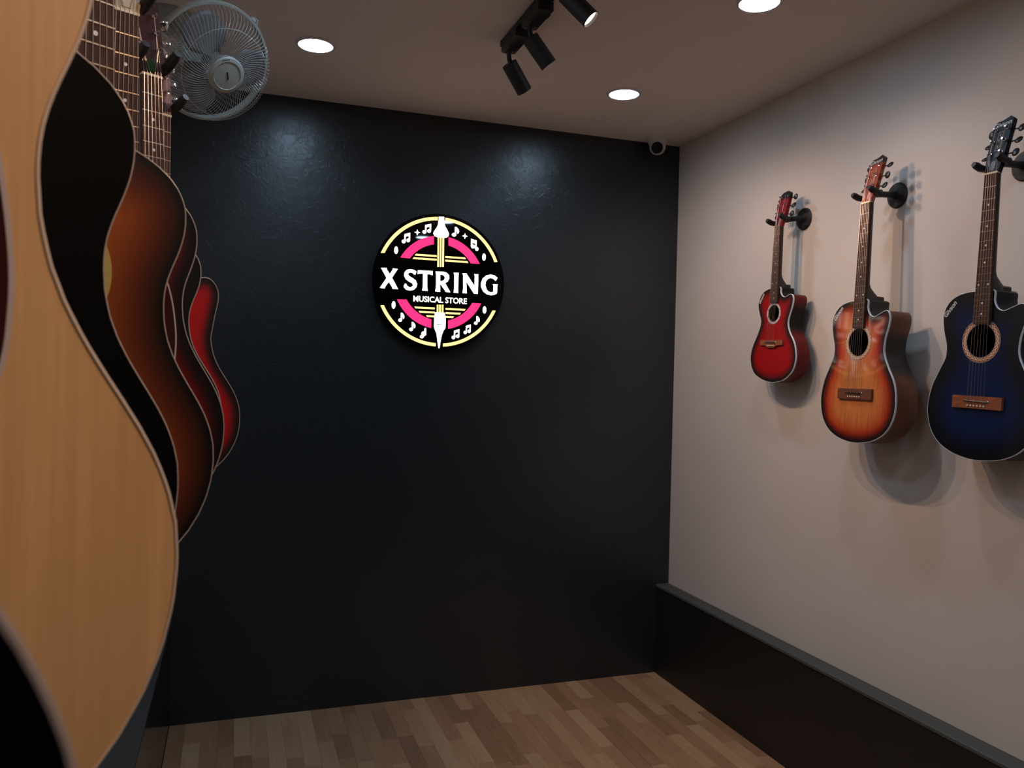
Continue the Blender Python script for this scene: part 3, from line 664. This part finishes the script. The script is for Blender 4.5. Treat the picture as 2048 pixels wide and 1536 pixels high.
PEG = [(-19.6, -142.8), (26.0, -141.8), (31.3, -171.3), (31.1, -213.5), (22.0, -226.4), (14.3, -247.2), (9.1, -277.0), (5.1, -306.7), (2.3, -309.1), (-0.1, -306.9), (-4.9, -277.5), (-10.4, -241.3), (-20.2, -218.9), (-23.2, -209.9), (-23.2, -169.1)]
pg = flat('peg_emblem', PEG, m_wt)
m_ol = mat('printed_olive_line', (.35, .27, .05), .5)
for x in (-9, -2, 5.5, 12.5): obj('emblem_line', sxy(prism([((x-1)/1000, -.150), ((x+1)/1000, -.150), ((x+1)/1000, -.198), ((x-1)/1000, -.198)], TH-.001, TH+.0010)), m_ol, pg, False)
obj('emblem_line', sxy(prism([(-.016, -.1955), (.018, -.1955), (.018, -.1985), (-.016, -.1985)], TH, TH+.0008)), m_ol, pg, False)
for P_ in ([(-14.9, 205.7), (-8.2, 206.2), (-6.9, 69.3), (-13.5, 68.9)], [(-3.5, 206.6), (3.2, 207.1), (4.6, 70.0), (-2.1, 69.6)], [(7.8, 207.4), (15.6, 208.0), (17.0, 70.8), (9.1, 70.3)],
           [(-12.2, -106.8), (-5.3, -106.4), (-4.5, -143.0), (-11.4, -143.0)], [(-1.3, -106.2), (6.4, -105.9), (7.2, -142.5), (-0.4, -142.5)], [(11.2, -105.6), (19.3, -105.2), (20.1, -142), (12.0, -142)]):
    flat('string_bar', P_, m_y)
LET = dict(
X=[(-274.9, 48.2), (-250.3, 49.0), (-248.4, 41.2), (-235.2, 22.5), (-223.2, 40.6), (-221.1, 48.7), (-198.9, 47.5), (-224.6, 5.8), (-195.5, -44.0), (-220.9, -43.9), (-223.8, -35.4), (-238.5, -13.1), (-254.3, -35.7), (-257.0, -44.5), (-278.5, -42.8), (-249.3, 3.6)],
S=[(-111.9, 40.3), (-118.3, 24.9), (-129.6, 33.4), (-140.0, 36.1), (-148.8, 31.5), (-150.1, 24.1), (-144.1, 17.9), (-129.1, 10.1), (-114.0, -0.0), (-107.4, -15.7), (-110.4, -30.5), (-122.0, -42.9), (-138.2, -47.4), (-157.5, -44.8), (-168.8, -33.8), (-168.9, -28.0), (-163.3, -16.7), (-159.6, -17.2), (-153.5, -27.1), (-146.0, -31.8), (-137.1, -32.7), (-128.3, -27.1), (-126.2, -19.7), (-131.6, -12.7), (-146.5, -6.3), (-161.5, 4.5), (-168.9, 20.0), (-166.6, 34.7), (-156.5, 46.3), (-143.3, 50.0), (-127.0, 48.9), (-115.0, 43.8)],
T=[(-104.6, 47.7), (-35.4, 48.0), (-35.6, 29.3), (-48.9, 32.5), (-60.9, 33.2), (-59.9, -27.7), (-56.5, -45.1), (-83.2, -44.1), (-79.8, -27.3), (-80.4, 34.2), (-93.9, 33.1), (-106.5, 30.4)],
R=[(-21.2, 46.9), (15.8, 48.5), (31.7, 44.8), (43.1, 33.2), (44.7, 19.5), (37.4, 3.7), (24.9, -4.0), (50.9, -45.6), (29.8, -44.5), (0.5, -6.2), (2.1, -46.0), (-20.7, -44.9), (-17.6, -19.5), (-18.5, 32.5)],
I=[(65.4, 46.9), (89.8, 47.6), (88.4, 37.5), (88.3, -27.4), (89.5, -46.6), (66.8, -46.3), (69.6, -28.4), (68.8, 36.3)],
N=[(108.5, 46.8), (126.7, 47.3), (168.4, -10.5), (168.1, 39.3), (165.5, 46.1), (185.8, 46.6), (185.2, 38.7), (184.7, -45.4), (166.8, -45.6), (127.6, 8.9), (129.4, -32.9), (131.0, -46.4), (110.3, -45.5), (113.1, -26.0), (111.6, 38.9)],
G=[(280.8, 35.9), (272.9, 20.2), (261.5, 29.3), (248.2, 33.5), (233.6, 28.4), (223.3, 14.5), (221.2, -2.8), (228.2, -22.8), (238.3, -32.4), (251.5, -34.8), (262.1, -31.9), (262.3, -3.6), (258.5, 4.0), (282.7, 4.6), (280.8, -4.2), (279.6, -38.8), (266.6, -45.8), (250.2, -48.2), (230.4, -45.3), (212.1, -33.0), (201.0, -13.3), (199.8, 5.3), (207.4, 27.6), (223.4, 42.6), (246.2, 49.0), (266.1, 46.0)])
for k_, pts in LET.items():
    hol = [[(0.0, 34.4), (13.0, 33.7), (21.8, 27.3), (23.6, 18.2), (19.1, 8.7), (8.9, 4.3), (0.7, 3.8)]] if k_ == 'R' else []
    flat('letter', pts, m_wt, hol)
v, f = text_mesh('MUSICAL STORE', .0395, .0004, 0, 'LEFT', .001)
xs = [p[0] for p in v]; k_ = .2555/(max(xs)-min(xs)); ys = [p[1] for p in v]; kk = .0268/(max(ys)-min(ys))
x0 = min(xs); y0 = min(ys)
obj('small_lettering', sxy(([(-.1236+(p[0]-x0)*k_, -.0968+(p[1]-y0)*kk, .0030+p[2]) for p in v], f)), m_wt, sg, False)
def note(x0, y0, x1, y1, kind):
    W, H = x1-x0, y1-y0; P = lambda a, b: (x0+a*W, y0+b*H)
    def ell(cx, cy, rx, ry, n=14): return [P(cx+rx*math.cos(2*math.pi*i/n), cy+ry*math.sin(2*math.pi*i/n)) for i in range(n)]
    S_ = []
    if kind == 'beam':
        S_ = [ell(.22, .17, .23, .17), ell(.78, .30, .22, .17), [P(.30, .15), P(.46, .15), P(.46, .62), P(.84, .72), P(.84, .30), P(1, .30), P(1, 1), P(.30, .84)]]
    elif kind == 'beamr':
        S_ = [ell(.78, .15, .22, .16), ell(.26, .34, .24, .17), [P(.0, .34), P(.16, .34), P(.16, .66), P(.56, .60), P(.54, .15), P(.72, .15), P(.74, .88), P(.0, 1)]]
    elif kind == 'single':
        S_ = [ell(.30, .18, .30, .18), [P(.40, .15), P(.60, .15), P(.60, .62), P(.78, .46), P(.76, .30), P(.95, .40), P(1, .58), P(.90, .76), P(.62, .98), P(.40, .98)]]
    else:
        S_ = [ell(.30, .16, .30, .16), ell(.55, .42, .34, .24), [P(.70, .35), P(.98, .30), P(.98, .92), P(.84, 1), P(.70, .92)]]
    vf = join(*[prism([(a/1000, b/1000) for a, b in s], Z0, TH-.0003*i) for i, s in enumerate(S_)])
    obj('music_note', sxy(vf), m_wt, sg, False)
for b, k_ in [((-182.2, 166.7, -145.0, 216.9), 'beam'), ((-87.2, 217.7, -47.6, 265.9), 'beam'), ((146.4, 157.5, 183.5, 211.6), 'beamr'), ((62.6, -263.8, 99.1, -216.0), 'beam'), ((120.6, -238.2, 153.8, -191.6), 'beam'),
              ((52.5, 215.5, 87.0, 261.6), 'single'), ((-191.0, -193.2, -163.2, -150.4), 'single'), ((-139.7, -233.6, -110.9, -191.0), 'single'), ((-88.6, -265.6, -59.7, -215.9), 'odd'), ((169.8, -191.9, 197.9, -150.7), 'single')]:
    note(*b, k_)
for cx, cy in [(-111.7, 221.3), (115.6, 221.7)]:
    flat('star', [(cx+(13.5 if i % 2 == 0 else 5)*math.cos(math.pi/4*i), cy+(13.5 if i % 2 == 0 else 5)*math.sin(math.pi/4*i)) for i in range(8)], m_wt)
for cx, cy in [(-208.1, 132.8), (211.6, 129.9), (-214.5, -117.6), (220.0, -119.8)]:
    flat('leaf_mark', [(cx+(8.8-(.9 if i % 3 == 1 else 0))*math.cos(2*math.pi*i/24), cy+17*math.sin(2*math.pi*i/24)) for i in range(24)], m_wt)

# ------------------------------------------------------------------ downlights
for i, (x, y) in enumerate(DOWN):
    lab = ['round cool white recessed ceiling light nearest the fan', 'round cool white recessed ceiling light nearest the ceiling camera', 'round recessed ceiling light cut by the top of the frame'][i] if i < 3 else ['round recessed ceiling light above the left row of guitars, out of frame', 'round recessed ceiling light above the blue guitar, out of frame', 'recessed ceiling light over the natural blond guitar, out of frame', 'recessed ceiling light at the right behind the viewer', 'recessed ceiling light at the left behind the viewer'][i-3]
    t = thing('ceiling_light', lab, 'ceiling light', loc=(x, y, HC), group='recessed round ceiling lights')
    obj('trim_ring', lathe([(.0625, -.0065), (.0640, -.0065), (.0735, -.0030), (.0745, .0005), (.0625, .0005)], (0, 0, 0), (0, 0, 1), 48, False), M['lampring'], t)
    obj('diffuser', lathe([(.0630, 0), (.0630, -.002)], (0, 0, -.002), (0, 0, 1), 48), M['lampface'], t)

# ------------------------------------------------------------------ ceiling track with spot heads
def track(y0, y1, heads, label, hl, grp):
    t = thing('light_track', label, 'track light', loc=(.912, y1, HC))
    ob = lambda nm, vf, m, par=None, sm=True: obj(nm, xf(vf, lambda p: p-Vector((.912, y1, HC))), m, par or t, sm)
    ob('rail', join(box(.889, .935, y0, y1, HC-.018, HC, 0)), M['black_matte'], None, False)
    ob('end_cap', box(.887, .937, y1-.004, y1+.010, HC-.020, HC-.0005), M['black_plastic'], None, False)
    for k, (p, d, L) in enumerate(heads):
        p = Vector(p); d = Vector(d).normalized()
        ya = p.y
        s = thing('track_spotlight', hl[k], 'spotlight', loc=(.912, ya, HC-.018), group=grp)
        o2 = lambda nm, vf, m, par=None, sm=True: obj(nm, xf(vf, lambda q: q-Vector((.912, ya, HC-.018))), m, par or s, sm)
        ad = o2('adapter', join(prism([(.886, ya-.145), (.938, ya-.145), (.938, ya+.010), (.928, ya+.018), (.896, ya+.018), (.886, ya+.010)], HC-.046, HC-.0185)), M['black_matte'], None, False)
        o2('locking_lever', box(.938, .946, ya-.10, ya-.07, HC-.040, HC-.030), M['black_plastic'], ad, False)
        o2('stem', tube([(.912, ya, HC-.046), (.912, ya, HC-.056), tuple(p+Vector((0, 0, .016))), tuple(p + d*.018)], [.011, .0085, .0085, .0085], 12), M['black_matte'])
        R_ = .0285
        o2('lamp_can', lathe([(R_*.9, 0), (R_, .002), (R_, L), (R_-.0018, L), (R_-.0018, L-.012)], p, d, 36, False), M['black_matte'])
        o2('back_cap', lathe([(.0001, .0005), (R_*.9, .0008)], p, d, 36, False), M['black_matte'])
        o2('lens', lathe([(R_-.002, L-.011), (R_-.002, L-.010), (.0001, L-.0095)], p, d, 36, False), M['warmlens'])
TL = ['farthest black track spotlight, pointing away to the right', 'middle black track spotlight with a thin lit rim', 'black track spotlight at the top edge with glowing mouth', 'black track spotlight beyond the top of the frame, turned to the left wall']
track(1.55, 2.79, HEADS, 'black ceiling light track with spotlights above the sign', TL, 'spotlights on the ceiling track')
track(-.80, .32, ADDED_HEADS, 'second black ceiling track, added unseen behind the viewer', ['added unseen rear spotlight aimed at the light wall', 'added unseen rear spotlight brightening the left guitars', 'added unseen rear spotlight brightening the left guitars, last on its track'], 'spotlights on the added rear track')

# ------------------------------------------------------------------ dome camera
p = Vector((1.998, 3.640, HC)); m_cam = mat('camera_white_plastic', (.60, .58, .55), .45)
t = thing('security_camera', 'small white turret camera with a black round lens in the ceiling corner', 'security camera', loc=tuple(p))
obj('camera_base', lathe([(.0520, 0), (.0520, -.006), (.047, -.018), (.043, -.030), (.036, -.036)], (0, 0, 0), (0, 0, 1), 40), m_cam, t)
look = Vector((-.50, -.80, -.40)).normalized(); u_, v_ = basis(look)
obj('camera_ball', ellipsoid((0, -.004, -.042), .041, .041, .041, (u_, v_, look), 32, 20), m_cam, t)
obj('camera_lens', lathe([(.0290, .030), (.0285, .0365), (.026, .0405), (.0001, .0420)], (0, -.004, -.042), look, 32), mat('camera_lens_glass', (.004, .004, .005), .5, spec=.2), t)

# ------------------------------------------------------------------ fan with round wire cage
FC = Vector((-.080, 2.523, .882+EYE)); AX = Vector((.44, -.702, -.559)).normalized(); U_, V_ = basis(AX)
m_fan = mat('fan_offwhite_plastic', (.34, .36, .32), .45); m_wire = mat('fan_wire', (.34, .35, .34), .35, spec=.5)
m_blade = mat('fan_blade', (.21, .205, .20), .5); m_blade.node_tree.nodes['Principled BSDF'].inputs['Alpha'].default_value = 1
bsdf(m_blade).inputs['Transmission Weight'].default_value = .45
fb_ = Vector((-.235, 3.02, HC))
t = thing('ceiling_fan', 'round off white caged fan hanging from the ceiling in the far left corner', 'fan', loc=tuple(fb_))
Z = lambda p: p - fb_
fo = lambda nm, vf, m, par=None, sm=True: obj(nm, xf(vf, Z), m, par or t, sm)
RR = .167
def cage_wire(a, front, sw):
    pts = []
    for i in range(13):
        s = i/12
        if front: r = .046+(RR-.046)*s; h = .098*(1-s**5.0)**.75 if s < 1 else 0; h = max(h, .0)
        else: r = .055+(RR-.055)*s; h = -.070*(1-s**2.6)**.7 if s < 1 else 0
        an = a + sw*(1-s)
        pts.append(FC + (U_*math.cos(an)+V_*math.sin(an))*r + AX*h)
    return pts
nfw = 84
for k in range(nfw): fo('guard_wire', tube(cage_wire(2*math.pi*k/nfw, True, .55), .00062, 5), m_wire)
nbw = 60
for k in range(nbw): fo('rear_guard_wire', tube(cage_wire(2*math.pi*k/nbw, False, -.5), .00062, 5), m_wire)
fo('guard_ring', lathe([(RR-.003, -.014), (RR+.003, -.014), (RR+.0045, -.009), (RR+.0045, .007), (RR+.003, .011), (RR-.003, .011), (RR-.003, -.014)], FC, AX, 96, False), m_fan)
fo('wire_hoop', tube([FC+(U_*math.cos(a)+V_*math.sin(a))*.125+AX*.088 for a in np.linspace(0, 2*math.pi, 72, endpoint=False)], .0012, 6, True), m_wire)
# clip near the upper right of the rim
best = max(np.linspace(0, 2*math.pi, 180), key=lambda a: (U_*math.cos(a)+V_*math.sin(a)).dot(rt*.78+up*.62))
e1 = U_*math.cos(best)+V_*math.sin(best); e2 = AX.cross(e1)
fo('rim_clip', join(ellipsoid(FC+e1*(RR+.006), .007, .016, .011, (e1, e2, AX), 10, 8), tube([FC+e1*(RR+.013)-AX*.012, FC+e1*(RR+.013)+AX*.012], .0035, 8)), m_fan)
cap = fo('centre_cap', lathe([(.052, .085), (.052, .098), (.049, .102), (.040, .1045), (.0385, .1025), (.0001, .1050)], FC, AX, 48), m_fan)
v, f = text_mesh('I', .030, .0, .0, 'CENTER', .0004)
upc = (up - AX*up.dot(AX)).normalized(); rc = upc.cross(AX)
rot = math.radians(25); c1 = rc*math.cos(rot)+upc*math.sin(rot); c2 = -rc*math.sin(rot)+upc*math.cos(rot)
fo('cap_mark', box(-.0018, .0018, -.011, .011, 0, .0006) if False else ([FC+AX*(.1045+q[2])+c1*q[0]+c2*q[1] for q in box(-.0018, .0018, -.011, .011, 0, .0012)[0]], box(0, 1, 0, 1, 0, 1)[1]), M['black_plastic'], cap, False)
for k in range(5):
    fo('cap_mark', ([FC+AX*(.1025+q[2])+c1*q[0]+c2*q[1] for q in box(-.010+k*.0045, -.0075+k*.0045, .0420, .0455, 0, .0012)[0]], box(0, 1, 0, 1, 0, 1)[1]), M['black_plastic'], cap, False)
fo('hub', lathe([(.030, .0), (.034, .004), (.034, .030), (.028, .040), (.0001, .045)], FC, AX, 32), m_blade)
for b_ in range(3):
    a0 = 2*math.pi*b_/3 + .92; V, F = [], []; nr, na = 9, 11
    for i in range(nr):
        s = i/(nr-1); r = .028+(.150-.028)*s; half = .42+.42*math.sin(math.pi*min(1, s*1.05+.05))*.9
        for j in range(na):
            q = -1+2*j/(na-1); an = a0+half*q+.35*s
            hh = .015 + q*(.018-.006*s)
            V.append(FC+(U_*math.cos(an)+V_*math.sin(an))*r*(1-.05*abs(q)**4)+AX*hh)
    for i in range(nr-1):
        for j in range(na-1): F.append((i*na+j, i*na+j+1, (i+1)*na+j+1, (i+1)*na+j))
    o = fo('fan_blade', (V, F), m_blade); sm_ = o.modifiers.new('t', 'SOLIDIFY'); sm_.thickness = .002
fo('motor_housing', lathe([(.060, -.070), (.062, -.078), (.058, -.110), (.045, -.135), (.020, -.145)], FC, AX, 40), m_fan)
mh = FC - AX*.135; k1 = fb_ + Vector((.0, 0, -.045))
fo('swivel_arm', tube([mh+AX*.02, mh-AX*.02+Vector((0, 0, .01)), (mh+k1)/2+Vector((0, 0, .0)), k1+Vector((0, -.01, -.01)), k1+Vector((0, 0, .02))], [.020, .020, .016, .018, .022], 14), m_fan)
fo('ceiling_mount', lathe([(.092, 0), (.092, -.010), (.085, -.028), (.06, -.045), (.03, -.052)], fb_, (0, 0, 1), 48), m_fan)
